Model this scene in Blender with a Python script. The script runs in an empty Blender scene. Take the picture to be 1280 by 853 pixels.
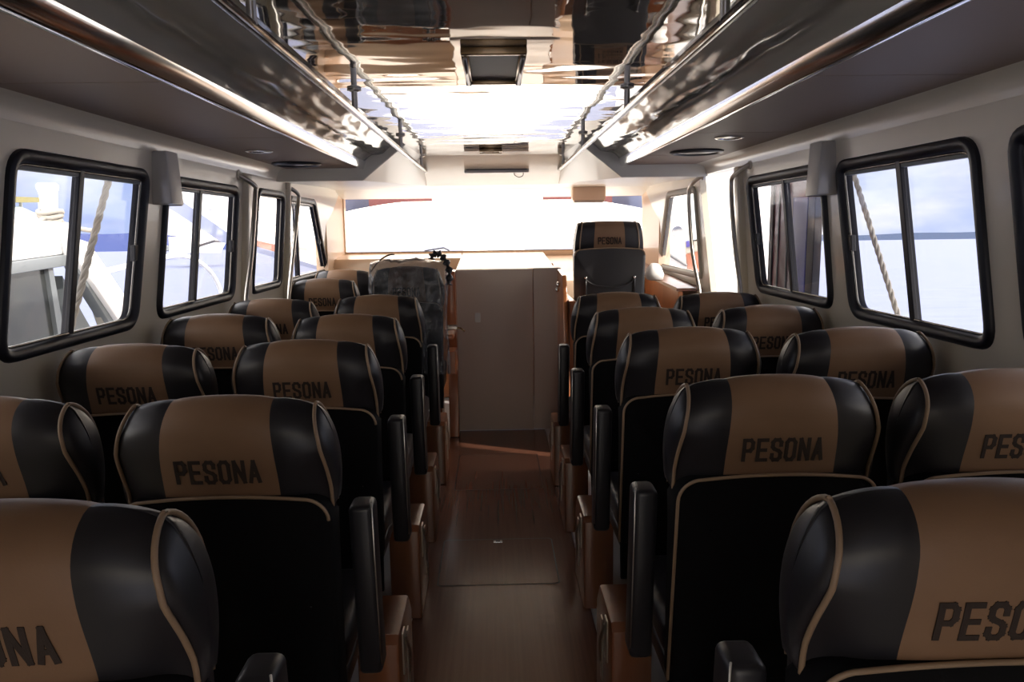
import bpy, bmesh, math, random
from mathutils import Vector, Matrix
random.seed(4)
PI = math.pi
scene = bpy.context.scene
COL = scene.collection

# ------------------------------------------------------------------ materials
def new_mat(name):
    m = bpy.data.materials.new(name); m.use_nodes = True
    nt = m.node_tree; b = nt.nodes['Principled BSDF']
    return m, nt, b
def mat(name, col, rough=.5, metal=0., coat=0., spec=.5, bump=None, var=None, ior=None):
    """bump=(scale xyz, strength, distance, detail)   var=(scale, colour2, detail)"""
    m, nt, b = new_mat(name)
    b.inputs['Base Color'].default_value = (*col, 1)
    b.inputs['Roughness'].default_value = rough
    b.inputs['Metallic'].default_value = metal
    b.inputs['Coat Weight'].default_value = coat
    b.inputs['Coat Roughness'].default_value = .04
    b.inputs['Specular IOR Level'].default_value = spec
    if ior: b.inputs['IOR'].default_value = ior
    tc = nt.nodes.new('ShaderNodeTexCoord')
    if bump:
        mp = nt.nodes.new('ShaderNodeMapping'); mp.inputs['Scale'].default_value = bump[0]
        nt.links.new(tc.outputs['Object'], mp.inputs['Vector'])
        n = nt.nodes.new('ShaderNodeTexNoise'); n.inputs['Scale'].default_value = 1
        n.inputs['Detail'].default_value = bump[3]
        nt.links.new(mp.outputs['Vector'], n.inputs['Vector'])
        bp = nt.nodes.new('ShaderNodeBump'); bp.inputs['Strength'].default_value = bump[1]
        bp.inputs['Distance'].default_value = bump[2]
        nt.links.new(n.outputs['Fac'], bp.inputs['Height'])
        nt.links.new(bp.outputs['Normal'], b.inputs['Normal'])
        if coat: nt.links.new(bp.outputs['Normal'], b.inputs['Coat Normal'])
    if var:
        mp = nt.nodes.new('ShaderNodeMapping'); mp.inputs['Scale'].default_value = var[0]
        nt.links.new(tc.outputs['Object'], mp.inputs['Vector'])
        n = nt.nodes.new('ShaderNodeTexNoise'); n.inputs['Scale'].default_value = 1
        n.inputs['Detail'].default_value = var[2]
        nt.links.new(mp.outputs['Vector'], n.inputs['Vector'])
        r = nt.nodes.new('ShaderNodeMapRange'); r.inputs['From Min'].default_value = .35; r.inputs['From Max'].default_value = .65
        nt.links.new(n.outputs['Fac'], r.inputs['Value'])
        mx = nt.nodes.new('ShaderNodeMix'); mx.data_type = 'RGBA'
        mx.inputs[6].default_value = (*col, 1); mx.inputs[7].default_value = (*var[1], 1)
        nt.links.new(r.outputs['Result'], mx.inputs[0])
        nt.links.new(mx.outputs[2], b.inputs['Base Color'])
    return m

M = {}
M['gel'] = mat('ivory_gelcoat', (.80, .735, .61), .30, coat=.25, bump=((2.5, 2.5, 2.5), .2, .02, 2))
M['gel2'] = mat('glow_tinted_gelcoat', (.84, .62, .44), .38, coat=.2)  # gelcoat of the front parts, peach glow of the bow put into its colour
M['beam'] = mat('satin_beam', (.78, .74, .64), .35, coat=.15)
M['ceiling'] = mat('mirror_gloss_panel', (.45, .42, .375), .03, metal=.80, coat=.5, bump=((1.8, 4.2, 3.), .5, .011, 1.6))
M['cove'] = mat('glossy_cove', (.80, .77, .67), .12, metal=.0, coat=1., bump=((8., 1.6, 8.), .7, .045, 2))
M['soffit'] = mat('brown_soffit', (.25, .175, .13), .55, bump=((200, 200, 200), .2, .001, 2))
M['chrome'] = mat('chrome', (.75, .74, .72), .12, metal=1.)
M['steel'] = mat('brushed_steel', (.55, .52, .47), .3, metal=1.)
M['alu'] = mat('anodised_rail', (.26, .25, .23), .25, metal=.9)
M['tan'] = mat('tan_leather', (.23, .134, .078), .48, spec=.35, bump=((260, 260, 260), .22, .0008, 3), var=((5, 5, 9), (.205, .117, .067), 3))
M['black'] = mat('charcoal_leather', (.015, .0145, .018), .40, spec=.45, bump=((14, 14, 9), .16, .004, 1))
M['navy'] = mat('black_back_cloth', (.0045, .0045, .0055), .8, spec=.10, bump=((300, 300, 300), .3, .0008, 2))
M['piping'] = mat('beige_piping', (.26, .175, .11), .5)
M['letter'] = mat('dark_brown_embroidery', (.026, .016, .012), .8, bump=((900, 900, 200), .5, .0006, 1))
M['rubber'] = mat('black_window_frame', (.010, .011, .018), .42, coat=.0, spec=.35)
M['blackp'] = mat('black_plastic', (.02, .02, .022), .35)
M['whitep'] = mat('white_plastic_box', (.55, .53, .50), .35, coat=.3)
M['cream'] = mat('cream_door', (.54, .45, .40), .45, bump=((3, 3, 3), .1, .01, 2))
M['deckw'] = mat('white_side_deck', (.55, .55, .55), .4)
M['boatw'] = mat('white_boat_paint', (.86, .86, .85), .35)
M['boatg'] = mat('grey_boat_trim', (.17, .19, .20), .5)
M['beige'] = mat('beige_boat_trim', (.42, .40, .34), .6)
M['boatb'] = mat('brick_boat_paint', (.35, .13, .075), .5)
M['olive'] = mat('olive_canvas', (.22, .20, .08), .8)
M['mauve'] = mat('mauve_canvas', (.33, .16, .20), .8)
M['bluec'] = mat('blue_canvas', (.14, .19, .36), .8)
M['tealg'] = mat('pale_teal_panel', (.38, .48, .48), .4)
M['darkglass'] = mat('smoked_glass', (.03, .034, .04), .15, spec=.3, var=((1.2, 1.2, 1.2), (.07, .075, .065), 3))
M['maroon'] = mat('maroon_door', (.11, .03, .04), .3, coat=.3)
M['indigo'] = mat('indigo_door', (.05, .055, .32), .3, coat=.3)
M['hill'] = mat('hazy_hill', (.045, .06, .15), 1., spec=0)
M['hill2'] = mat('far_shore', (.045, .06, .10), 1., spec=0)
M['rope'] = mat('rope_fibre', (.28, .265, .235), .9, bump=((160, 160, 160), .6, .002, 2))
M['screen'] = mat('dark_screen', (.02, .03, .045), .5)
M['gold'] = mat('gold_frame', (.30, .20, .10), .25, metal=.8)
M['paper'] = mat('white_paper', (.8, .78, .74), .7)

def wood(name, c1, c2, rough, sc, coat=.3, bstr=.15):
    m, nt, b = new_mat(name)
    tc = nt.nodes.new('ShaderNodeTexCoord'); mp = nt.nodes.new('ShaderNodeMapping')
    mp.inputs['Scale'].default_value = sc
    nt.links.new(tc.outputs['Object'], mp.inputs['Vector'])
    n = nt.nodes.new('ShaderNodeTexNoise'); n.inputs['Scale'].default_value = 1; n.inputs['Detail'].default_value = 8
    n.inputs['Distortion'].default_value = .4
    nt.links.new(mp.outputs['Vector'], n.inputs['Vector'])
    cr = nt.nodes.new('ShaderNodeValToRGB')
    cr.color_ramp.elements[0].position = .3; cr.color_ramp.elements[1].position = .7
    cr.color_ramp.elements[0].color = (*c1, 1); cr.color_ramp.elements[1].color = (*c2, 1)
    nt.links.new(n.outputs['Fac'], cr.inputs['Fac']); nt.links.new(cr.outputs['Color'], b.inputs['Base Color'])
    bp = nt.nodes.new('ShaderNodeBump'); bp.inputs['Strength'].default_value = bstr; bp.inputs['Distance'].default_value = .003
    nt.links.new(n.outputs['Fac'], bp.inputs['Height']); nt.links.new(bp.outputs['Normal'], b.inputs['Normal'])
    b.inputs['Roughness'].default_value = rough; b.inputs['Coat Weight'].default_value = coat
    b.inputs['Coat Roughness'].default_value = .15
    return m
M['floor'] = wood('teak_aisle_floor', (.12, .048, .030), (.165, .068, .042), .24, (70, 1.6, 10), .25)
M['wood'] = wood('varnished_wood', (.11, .036, .016), (.20, .07, .028), .3, (8, 8, 1.2), .5)
M['wsun'] = wood('sun_tinted_varnished_wood', (.25, .075, .03), (.40, .13, .05), .3, (8, 8, 1.2), .5)  # partition wood, redness of warm sunlight put into its colour
M['worange'] = wood('orange_varnished_wood', (.36, .12, .04), (.58, .22, .08), .3, (6, 6, 1.5), .5)

def glass(name, tint, refl=.9):
    m = bpy.data.materials.new(name); m.use_nodes = True; nt = m.node_tree; nt.nodes.clear()
    o = nt.nodes.new('ShaderNodeOutputMaterial'); t = nt.nodes.new('ShaderNodeBsdfTransparent'); g = nt.nodes.new('ShaderNodeBsdfGlossy')
    t.inputs['Color'].default_value = (*tint, 1); g.inputs['Roughness'].default_value = .07; g.inputs['Color'].default_value = (refl, refl, refl, 1)
    lw = nt.nodes.new('ShaderNodeLayerWeight'); lw.inputs['Blend'].default_value = .5
    pw = nt.nodes.new('ShaderNodeMath'); pw.operation = 'POWER'; pw.inputs[1].default_value = 5; nt.links.new(lw.outputs['Facing'], pw.inputs[0])
    f = nt.nodes.new('ShaderNodeMath'); f.operation = 'MULTIPLY_ADD'; f.inputs[1].default_value = .6; f.inputs[2].default_value = .02; nt.links.new(pw.outputs[0], f.inputs[0])
    x = nt.nodes.new('ShaderNodeMixShader'); nt.links.new(f.outputs[0], x.inputs[0]); nt.links.new(t.outputs[0], x.inputs[1]); nt.links.new(g.outputs[0], x.inputs[2])
    nt.links.new(x.outputs[0], o.inputs[0]); return m
M['glass'] = glass('window_glass', (.93, .94, .98))
M['glass2'] = glass('windshield_glass', (.96, .96, .97))
def plastic():
    m = bpy.data.materials.new('clear_plastic_film'); m.use_nodes = True; nt = m.node_tree; nt.nodes.clear()
    o = nt.nodes.new('ShaderNodeOutputMaterial'); t = nt.nodes.new('ShaderNodeBsdfTransparent'); t.inputs['Color'].default_value = (.78, .80, .84, 1)
    g = nt.nodes.new('ShaderNodeBsdfPrincipled'); g.inputs['Base Color'].default_value = (.07, .075, .09, 1); g.inputs['Roughness'].default_value = .06; g.inputs['Specular IOR Level'].default_value = 1.0
    tc = nt.nodes.new('ShaderNodeTexCoord'); n = nt.nodes.new('ShaderNodeTexNoise'); n.inputs['Scale'].default_value = 14; n.inputs['Detail'].default_value = 4; n.inputs['Distortion'].default_value = 1.2
    nt.links.new(tc.outputs['Object'], n.inputs['Vector'])
    bp = nt.nodes.new('ShaderNodeBump'); bp.inputs['Strength'].default_value = 1; bp.inputs['Distance'].default_value = .03
    nt.links.new(n.outputs['Fac'], bp.inputs['Height']); nt.links.new(bp.outputs['Normal'], g.inputs['Normal'])
    x = nt.nodes.new('ShaderNodeMixShader'); x.inputs[0].default_value = .6
    nt.links.new(t.outputs[0], x.inputs[1]); nt.links.new(g.outputs[0], x.inputs[2]); nt.links.new(x.outputs[0], o.inputs[0]); return m
M['plastic'] = plastic()
def sea_mat():
    m, nt, b = new_mat('calm_sea')
    b.inputs['Base Color'].default_value = (.25, .33, .50, 1); b.inputs['Roughness'].default_value = .6; b.inputs['Specular IOR Level'].default_value = .05
    tc = nt.nodes.new('ShaderNodeTexCoord'); mp = nt.nodes.new('ShaderNodeMapping'); mp.inputs['Scale'].default_value = (.5, 1.6, 1)
    nt.links.new(tc.outputs['Object'], mp.inputs['Vector'])
    n = nt.nodes.new('ShaderNodeTexNoise'); n.inputs['Scale'].default_value = 1; n.inputs['Detail'].default_value = 6
    nt.links.new(mp.outputs['Vector'], n.inputs['Vector'])
    bp = nt.nodes.new('ShaderNodeBump'); bp.inputs['Strength'].default_value = .35; bp.inputs['Distance'].default_value = .1
    nt.links.new(n.outputs['Fac'], bp.inputs['Height']); nt.links.new(bp.outputs['Normal'], b.inputs['Normal'])
    cr = nt.nodes.new('ShaderNodeMix'); cr.data_type = 'RGBA'; cr.inputs[6].default_value = (.105, .125, .20, 1); cr.inputs[7].default_value = (.155, .175, .26, 1)
    nt.links.new(n.outputs['Fac'], cr.inputs[0]); nt.links.new(cr.outputs[2], b.inputs['Base Color'])
    return m
M['sea'] = sea_mat()

# ------------------------------------------------------------------ object helpers
def link(name, me, m, parent=None, smooth=False):
    o = bpy.data.objects.new(name, me); COL.objects.link(o)
    if m is not None: me.materials.append(m)
    if parent is not None: o.parent = parent
    if smooth:
        for p in me.polygons: p.use_smooth = True
    return o
def build(name, bm, m, parent=None, smooth=False, angle=None):
    bmesh.ops.recalc_face_normals(bm, faces=bm.faces)
    if all(e.is_manifold for e in bm.edges) and bm.calc_volume(signed=True) < 0: bmesh.ops.reverse_faces(bm, faces=bm.faces[:])
    me = bpy.data.meshes.new(name); bm.to_mesh(me); bm.free()
    if angle is not None:
        for p in me.polygons: p.use_smooth = True
        me.set_sharp_from_angle(angle=math.radians(angle))
    return link(name, me, m, parent, smooth)
def tag(o, label, cat, group=None, kind=None):
    if label: o['label'] = label
    if cat: o['category'] = cat
    if group: o['group'] = group
    if kind: o['kind'] = kind
    return o
def struct(o, label=None):
    o['kind'] = 'structure'
    if label: o['label'] = label
    return o
def empty(name, loc=(0, 0, 0)):
    o = bpy.data.objects.new(name, None); o.empty_display_size = .1; o.location = loc; COL.objects.link(o); return o
def add_box(bm, x0, x1, y0, y1, z0, z1, bev=0., seg=2):
    mt = Matrix.LocRotScale(Vector(((x0+x1)/2, (y0+y1)/2, (z0+z1)/2)), None, Vector((abs(x1-x0), abs(y1-y0), abs(z1-z0))))
    r = bmesh.ops.create_cube(bm, size=1, matrix=mt)
    if bev:
        es = list({e for v in r['verts'] for e in v.link_edges})
        bmesh.ops.bevel(bm, geom=es, offset=bev, segments=seg, affect='EDGES', profile=.5)
def add_prism(bm, pts, d, bev=0., seg=2):
    """planar polygon pts (3d list) extruded by vector d"""
    d = Vector(d); a = [bm.verts.new(p) for p in pts]; b = [bm.verts.new(Vector(p)+d) for p in pts]
    n = len(a); f1 = bm.faces.new(a); f2 = bm.faces.new(b[::-1]); sd = []
    for i in range(n): sd.append(bm.faces.new((a[i], a[(i+1) % n], b[(i+1) % n], b[i])))
    if bev:
        es = list(set(f1.edges) | set(f2.edges))
        bmesh.ops.bevel(bm, geom=es, offset=bev, segments=seg, affect='EDGES', profile=.5)
def catmull(pts, n=6, closed=False):
    P = [Vector(p) for p in pts]; out = []; N = len(P)
    rng = range(N if closed else N-1)
    for i in rng:
        if closed: a, b, c, d = P[(i-1) % N], P[i], P[(i+1) % N], P[(i+2) % N]
        else: a, b, c, d = P[max(i-1, 0)], P[i], P[i+1], P[min(i+2, N-1)]
        for k in range(n):
            t = k/n
            out.append(.5*((2*b)+(c-a)*t+(2*a-5*b+4*c-d)*t*t+(3*b-a-3*c+d)*t**3))
    if not closed: out.append(P[-1].copy())
    return out
def add_tube(bm, pts, r, seg=8, closed=False, twist=0.):
    P = [Vector(p) for p in pts]; n = len(P); rings = []
    prev = None
    for i in range(n):
        if closed: t = (P[(i+1) % n]-P[i-1])
        else: t = P[min(i+1, n-1)]-P[max(i-1, 0)]
        t.normalize()
        if prev is None:
            ref = Vector((0, 0, 1)) if abs(t.z) < .9 else Vector((1, 0, 0)); u = t.cross(ref).normalized()
        else:
            u = (prev - t*prev.dot(t)).normalized()
        prev = u; v = t.cross(u)
        rr = r[i] if isinstance(r, (list, tuple)) else r
        rings.append([bm.verts.new(P[i]+rr*(math.cos(a)*u+math.sin(a)*v)) for a in [2*PI*k/seg for k in range(seg)]])
    m = n if closed else n-1
    for i in range(m):
        A, B = rings[i], rings[(i+1) % n]
        for k in range(seg): bm.faces.new((A[k], A[(k+1) % seg], B[(k+1) % seg], B[k]))
    if not closed:
        bm.faces.new(rings[0][::-1]); bm.faces.new(rings[-1])
def add_lathe(bm, prof, c, seg=24, axis='z'):
    rings = []
    for r, h in prof:
        ring = []
        for k in range(seg):
            a = 2*PI*k/seg; p = (r*math.cos(a), r*math.sin(a), h)
            if axis == 'y': p = (p[0], p[2], p[1])
            if axis == 'x': p = (p[2], p[0], p[1])
            ring.append(bm.verts.new(Vector(c)+Vector(p)))
        rings.append(ring)
    for A, B in zip(rings, rings[1:]):
        for k in range(seg): bm.faces.new((A[k], A[(k+1) % seg], B[(k+1) % seg], B[k]))
    bm.faces.new(rings[0][::-1]); bm.faces.new(rings[-1])
def rrect(x0, x1, y0, y1, r, n=6, shear=0.):
    """rounded rectangle in 2d, y is height; shear moves x by shear*(y-y0)"""
    out = []
    for cx, cy, a0 in ((x1-r, y1-r, 0), (x0+r, y1-r, 90), (x0+r, y0+r, 180), (x1-r, y0+r, 270)):
        for k in range(n+1):
            a = math.radians(a0+90*k/n); out.append((cx+r*math.cos(a), cy+r*math.sin(a)))
    return out
def rpoly(pts, r, n=6):
    """round the corners of a 2d polygon"""
    out = []; N = len(pts)
    for i in range(N):
        p = Vector(pts[i]); a = (Vector(pts[i-1])-p); b = (Vector(pts[(i+1) % N])-p)
        rr = min(r, a.length*.45, b.length*.45); a = p+a.normalized()*rr; b = p+b.normalized()*rr
        for k in range(n+1):
            t = k/n; out.append(tuple((1-t)**2*a+2*t*(1-t)*p+t*t*b))
    return out
def inset(pts, d):
    """shrink closed 2d polygon by d"""
    N = len(pts); P = [Vector(p) for p in pts]
    area = sum(P[i-1].x*P[i].y-P[i].x*P[i-1].y for i in range(N)); s = 1 if area > 0 else -1
    out = []
    for i in range(N):
        e1 = (P[i]-P[i-1]); e2 = (P[(i+1) % N]-P[i])
        if e1.length < 1e-7: e1 = e2
        if e2.length < 1e-7: e2 = e1
        n1 = Vector((-e1.y, e1.x)).normalized(); n2 = Vector((-e2.y, e2.x)).normalized()
        n = (n1+n2).normalized(); out.append(tuple(P[i]+s*n*d))
    return out
def copy_tree(o, parent=None):
    c = o.copy(); COL.objects.link(c); c.parent = parent
    for ch in list(o.children): copy_tree(ch, c)
    return c

# ------------------------------------------------------------------ camera
cam = bpy.data.cameras.new('camera'); co = bpy.data.objects.new('camera', cam); COL.objects.link(co)
F = 924.; H = 1.47; cam.sensor_width = 36; cam.lens = F/1280*36; cam.clip_start = .02; cam.clip_end = 5000
rr = math.radians(.8); vx, vy = -23, 141.5
xp = vx*math.cos(rr)+vy*math.sin(rr); yp = vy*math.cos(rr)-vx*math.sin(rr)
pitch = math.atan(yp/F); yaw = math.atan(-xp/math.hypot(F, yp))
R = Matrix.Rotation(-yaw, 3, 'Z') @ Matrix.Rotation(PI/2-pitch, 3, 'X') @ Matrix.Rotation(-rr, 3, 'Z')
co.matrix_world = Matrix.Translation((0, 0, H)) @ R.to_4x4()
scene.camera = co
def ray(u, v): return R @ Vector(((u-640)/F, (426.5-v)/F, -1))
def onX(u, v, X): d = ray(u, v); return Vector((0, 0, H))+d*(X/d.x)
def onY(u, v, Y): d = ray(u, v); return Vector((0, 0, H))+d*(Y/d.y)

# ------------------------------------------------------------------ cabin shell
def wallX(z): return 1.33+(1.70-z)*.083 if z > .5 else 1.43
YB, YF = -1.6, 6.6
CEIL = 1.98
def window_outline(yt0, yt1, yb0, yb1, zt, zb, r): # y,z polygon, counter clockwise
    return rpoly([(yb0, zb), (yb1, zb), (yt1, zt), (yt0, zt)], r, 7)
WIN = { # side, n : outline, mullion fraction
    (-1, 1): ((2.115, 2.955, 2.03, 2.84, 1.712, 1.108), .46),
    (-1, 2): ((3.10, 3.975, 3.01, 3.91, 1.705, 1.115), .45),
    (-1, 3): ((4.27, 4.83, 4.19, 4.787, 1.715, 1.112), None),
    (-1, 4): ((4.94, 5.62, 4.90, 6.17, 1.700, 1.11), .30),
    (-1, 5): ((1.10, 1.98, 1.04, 1.89, 1.712, 1.108), .6),
    (1, 1): ((2.05, 2.895, 1.97, 2.80, 1.708, 1.108), .50),
    (1, 2): ((3.00, 3.91, 2.95, 3.82, 1.715, 1.118), .50),
    (1, 4): ((4.90, 5.68, 4.86, 6.20, 1.725, 1.112), None),
    (1, 5): ((1.08, 1.93, 1.02, 1.85, 1.708, 1.108), .5),
}
def evaluated(o, name, m, parent=None):
    dg = bpy.context.evaluated_depsgraph_get(); dg.update()
    me = bpy.data.meshes.new_from_object(o.evaluated_get(dg)); me.name = name
    return me
def make_wall(side):
    bm = bmesh.new(); T = .04
    zs = [-.1, .5, .8, 1.1, 1.4, 1.7, 1.84, 2.02]
    inner = [(side*wallX(z), YB, z) for z in zs]; outer = [(side*(wallX(z)+T), YB, z) for z in reversed(zs)]
    add_prism(bm, inner+outer, (0, YF+.1-YB, 0))
    for yc in (.5, 1.0, 1.45, 1.99, 2.40, 2.975, 3.45, 3.96, 4.13, 4.50, 4.855, 5.2, 5.6, 6.25):
        bmesh.ops.bisect_plane(bm, geom=bm.verts[:]+bm.edges[:]+bm.faces[:], plane_co=(0, yc, 0), plane_no=(0, 1, 0))
    w = build('wall_tmp', bm, M['gel'])
    polys = [inset(window_outline(*o, .085 if n != 4 else .06), .018) for (s, n), (o, mf) in WIN.items() if s == side]
    if side > 0: polys.append(rpoly([(4.04, .02), (4.53, .02), (4.81, 1.79), (4.09, 1.79)], .05, 5))
    tmp = [w]
    for pts in polys:
        cut = bmesh.new(); add_prism(cut, [(side*1.1, y, z) for y, z in pts], (side*.6, 0, 0))
        c = build('cut_tmp', cut, None); tmp.append(c)
        md = w.modifiers.new('b', 'BOOLEAN'); md.operation = 'DIFFERENCE'; md.object = c; md.solver = 'MANIFOLD'
    me = evaluated(w, 'wall', M['gel'])
    for q in tmp: bpy.data.objects.remove(q)
    b2 = bmesh.new(); b2.from_mesh(me); bmesh.ops.triangulate(b2, faces=b2.faces[:]); b2.to_mesh(me); b2.free()
    nm = 'wall_left' if side < 0 else 'wall_right'
    o = bpy.data.objects.new(nm, me); COL.objects.link(o)
    if not me.materials: me.materials.append(M['gel'])
    return struct(o, 'glossy ivory side wall with rounded sliding windows')
make_wall(-1); make_wall(1)

def make_window(side, n, idx):
    o, mf = WIN[(side, n)]; r = .085 if n != 4 else .06
    out = window_outline(*o, r); wmid = inset(out, .02); inn = inset(out, .040)
    root = empty('window_%d' % idx, (side*1.36, (o[0]+o[1])/2, 1.4)); struct(root)
    off = -root.location
    def P(y, z, d): return Vector((side*(wallX(z)+d), y, z))+off
    frame_m = M['beige'] if n == 4 and side > 0 else M['rubber']
    bm = bmesh.new()
    prof = [(out, 0.0), (inset(out, .002), -.012), (inset(out, .012), -.018), (inset(out, .030), -.014), (inn, -.004), (inn, .034), (wmid, .034)]
    rings = [[bm.verts.new(P(y, z, d)) for y, z in pl] for pl, d in prof]
    for A, B in zip(rings, rings[1:]):
        for k in range(len(A)): bm.faces.new((A[k], A[(k+1) % len(A)], B[(k+1) % len(B)], B[k]))
    build('window_frame', bm, frame_m, root, angle=50)
    # inner lighter track line
    bm = bmesh.new()
    tr = inset(out, .044)
    add_tube(bm, [P(y, z, .004) for y, z in tr], .0045, 6, closed=True)
    build('window_track', bm, M['alu'], root, smooth=True)
    ins = inset(out, .042)
    bm = bmesh.new(); add_prism(bm, [P(y, z, .020) for y, z in inset(out, .034)], (side*.003, 0, 0))
    build('pane', bm, M['glass'], root)
    yt0, yt1, yb0, yb1, zt, zb = o
    if mf is not None:
        def at(f, z):
            t = (z-zb)/(zt-zb); a = yb0+(yt0-yb0)*t; b = yb1+(yt1-yb1)*t; return a+(b-a)*f
        for k, (d0, w, mm) in enumerate(((.000, .030, 'rubber'), (.024, .030, 'rubber'))):
            bm = bmesh.new(); f = mf+(.028 if k else 0)
            add_prism(bm, [P(at(f, zb+.04)-w/2, zb+.038, d0), P(at(f, zb+.04)+w/2, zb+.038, d0), P(at(f, zt-.04)+w/2, zt-.038, d0), P(at(f, zt-.04)-w/2, zt-.038, d0)], (side*.016, 0, 0), .003)
            build('mullion', bm, M[mm], root)
        # top channel seen as a paler strip
        bm = bmesh.new()
        add_prism(bm, [P(at(.06, zt-.05), zt-.060, .004), P(at(.94, zt-.05), zt-.060, .004), P(at(.94, zt-.04), zt-.036, .004), P(at(.06, zt-.04), zt-.036, .004)], (side*.02, 0, 0), .002)
        build('top_channel', bm, M['boatg'], root)
        zl = 1.395; yl = at(1, zl)-.062
        bm = bmesh.new(); add_prism(bm, [P(yl, zl-.03, -.006), P(yl+.028, zl-.03, -.006), P(yl+.028, zl+.03, -.006), P(yl, zl+.03, -.006)], (side*.02, 0, 0), .004)
        build('latch', bm, M['blackp'], root)
    return root
idx = 1
for key in WIN:
    make_window(key[0], key[1], idx); idx += 1

# floor
AL, AR = -.335, .352
bm = bmesh.new(); add_box(bm, AL, AR, YB, 5.27, -.05, .0)
fl = struct(build('floor', bm, M['floor']), 'dark varnished timber aisle floor')
bm = bmesh.new()
for x0, x1 in ((-1.5, AL-.004), (AR+.004, 1.5)): add_box(bm, x0, x1, YB, YF, -.06, .004, .003)
add_box(bm, AL, AR, 5.30, YF, -.06, .0)
struct(build('trim_1', bm, M['deckw']), 'white side decks beside the timber aisle')
# floor hatches: thin dark border groove + panel
def floor_hatch(x0, x1, y0, y1, nm_label, latch):
    t = empty('floor_hatch', ((x0+x1)/2, (y0+y1)/2, 0)); o = -t.location
    bm = bmesh.new(); out = rrect(x0, x1, y0, y1, .02); inn = inset(out, .006)
    A = [bm.verts.new(Vector((x, y, .0012))+o) for x, y in out]; B = [bm.verts.new(Vector((x, y, .0012))+o) for x, y in inn]
    for k in range(len(A)): bm.faces.new((A[k], A[(k+1) % len(A)], B[(k+1) % len(A)], B[k]))
    build('seam', bm, M['blackp'], t)
    bm = bmesh.new(); add_prism(bm, [Vector((x, y, -.004))+o for x, y in inn], (0, 0, .006), .001)
    build('hatch_lid', bm, M['floor'], t)
    if latch:
        bm = bmesh.new(); add_box(bm, -.022, .022, (y1-y0)/2-.045, (y1-y0)/2-.022, .002, .006, .002)
        l = build('hatch_latch', bm, M['chrome'], t)
        bm = bmesh.new(); add_box(bm, -.010, .010, (y1-y0)/2-.038, (y1-y0)/2-.029, .006, .008, .001)
        build('latch_slot', bm, M['blackp'], l)
    tag(t, nm_label, 'hatch')
floor_hatch(-.262, .252, 2.885, 3.345, 'rectangular floor hatch in the aisle with small chrome ring latch', True)
floor_hatch(-.25, .26, 4.02, 4.68, 'faint floor hatch without latch nearer the cream bulkhead', False)

# ceiling
bm = bmesh.new(); add_box(bm, -.56, .56, YB, 5.95, CEIL, CEIL+.03)
c = struct(build('ceiling', bm, M['ceiling']), 'mirror-glossy ceiling panel over the aisle')
# roof slab above all; wide unseen side overhangs added to block sun at the windows
bm = bmesh.new(); add_box(bm, -1.45, 1.45, YB, YF+.05, 2.03, 2.10)
struct(build('trim_2', bm, M['boatw']), 'roof slab')
for i, s in enumerate((-1, 1)):
    bm = bmesh.new(); add_box(bm, s*1.43, s*2.75, YB-1.2, 3.98, 2.035, 2.09, .01)
    struct(build('trim_%d' % (3+i), bm, M['boatw']), 'unseen roof overhang added to shade the side windows')
bm = bmesh.new(); add_box(bm, -1.45, 1.45, YB-1.0, YB, 2.03, 2.09, .01)
struct(build('trim_5', bm, M['boatw']), 'aft roof overhang')

# racks : cove (glossy), lip, soffit panels
RY1 = 4.66
for s in (-1, 1):
    nm = 'left' if s < 0 else 'right'
    root = empty('overhead_rack', (s*1.0, 2.0, 1.84)); off = -root.location
    prof = catmull([(.555, 1.985, 0), (.60, 1.978, 0), (.635, 1.955, 0), (.665, 1.93, 0), (.70, 1.922, 0), (.735, 1.918, 0), (.765, 1.898, 0), (.785, 1.872, 0)], 5)
    bm = bmesh.new(); ny = 60
    grid = []
    for j in range(ny+1):
        y = YB+(RY1-YB)*j/ny
        grid.append([bm.verts.new(Vector((s*p.x, y, p.y))+off) for p in prof])
    for j in range(ny):
        for k in range(len(prof)-1): bm.faces.new((grid[j][k], grid[j][k+1], grid[j+1][k+1], grid[j+1][k]))
    bmesh.ops.solidify(bm, geom=bm.faces[:], thickness=.006)
    build('cove_panel', bm, M['cove'], root, smooth=True)
    bm = bmesh.new()
    lp = [(.783, 1.884), (.773, 1.880), (.788, 1.838), (.794, 1.835), (.814, 1.838), (.814, 1.884)]
    add_prism(bm, [Vector((s*x, YB, z))+off for x, z in lp], (0, RY1-YB, 0))
    build('lip_trim', bm, M['chrome'], root, angle=60)
    edges = [YB, .75, 1.95, 3.10, 4.05, RY1]
    for a, b in zip(edges, edges[1:]):
        bm = bmesh.new(); add_box(bm, s*.812, s*1.312, a+.0015, b-.0015, 1.843, 1.858, .002, 1)
        p = build('soffit_panel', bm, M['soffit'], root); p.location = off
    tag(root, '%s overhead rack with glossy cove, bright lip and brown underside' % nm, 'luggage rack', 'overhead racks above the window seats')
    # corner moulding between soffit and wall
    bm = bmesh.new()
    cp = catmull([(1.255, 1.843, 0), (1.29, 1.836, 0), (1.312, 1.815, 0), (1.322, 1.78, 0)], 5)
    pts = [(p.x, p.y) for p in cp]+[(1.34, 1.78), (1.34, 1.85)]
    add_prism(bm, [Vector((s*x, YB, z)) for x, z in pts], (0, RY1-YB, 0))
    struct(build('trim_%d' % (6 if s < 0 else 7), bm, M['gel'], angle=50), 'rounded corner moulding under the rack')

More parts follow.
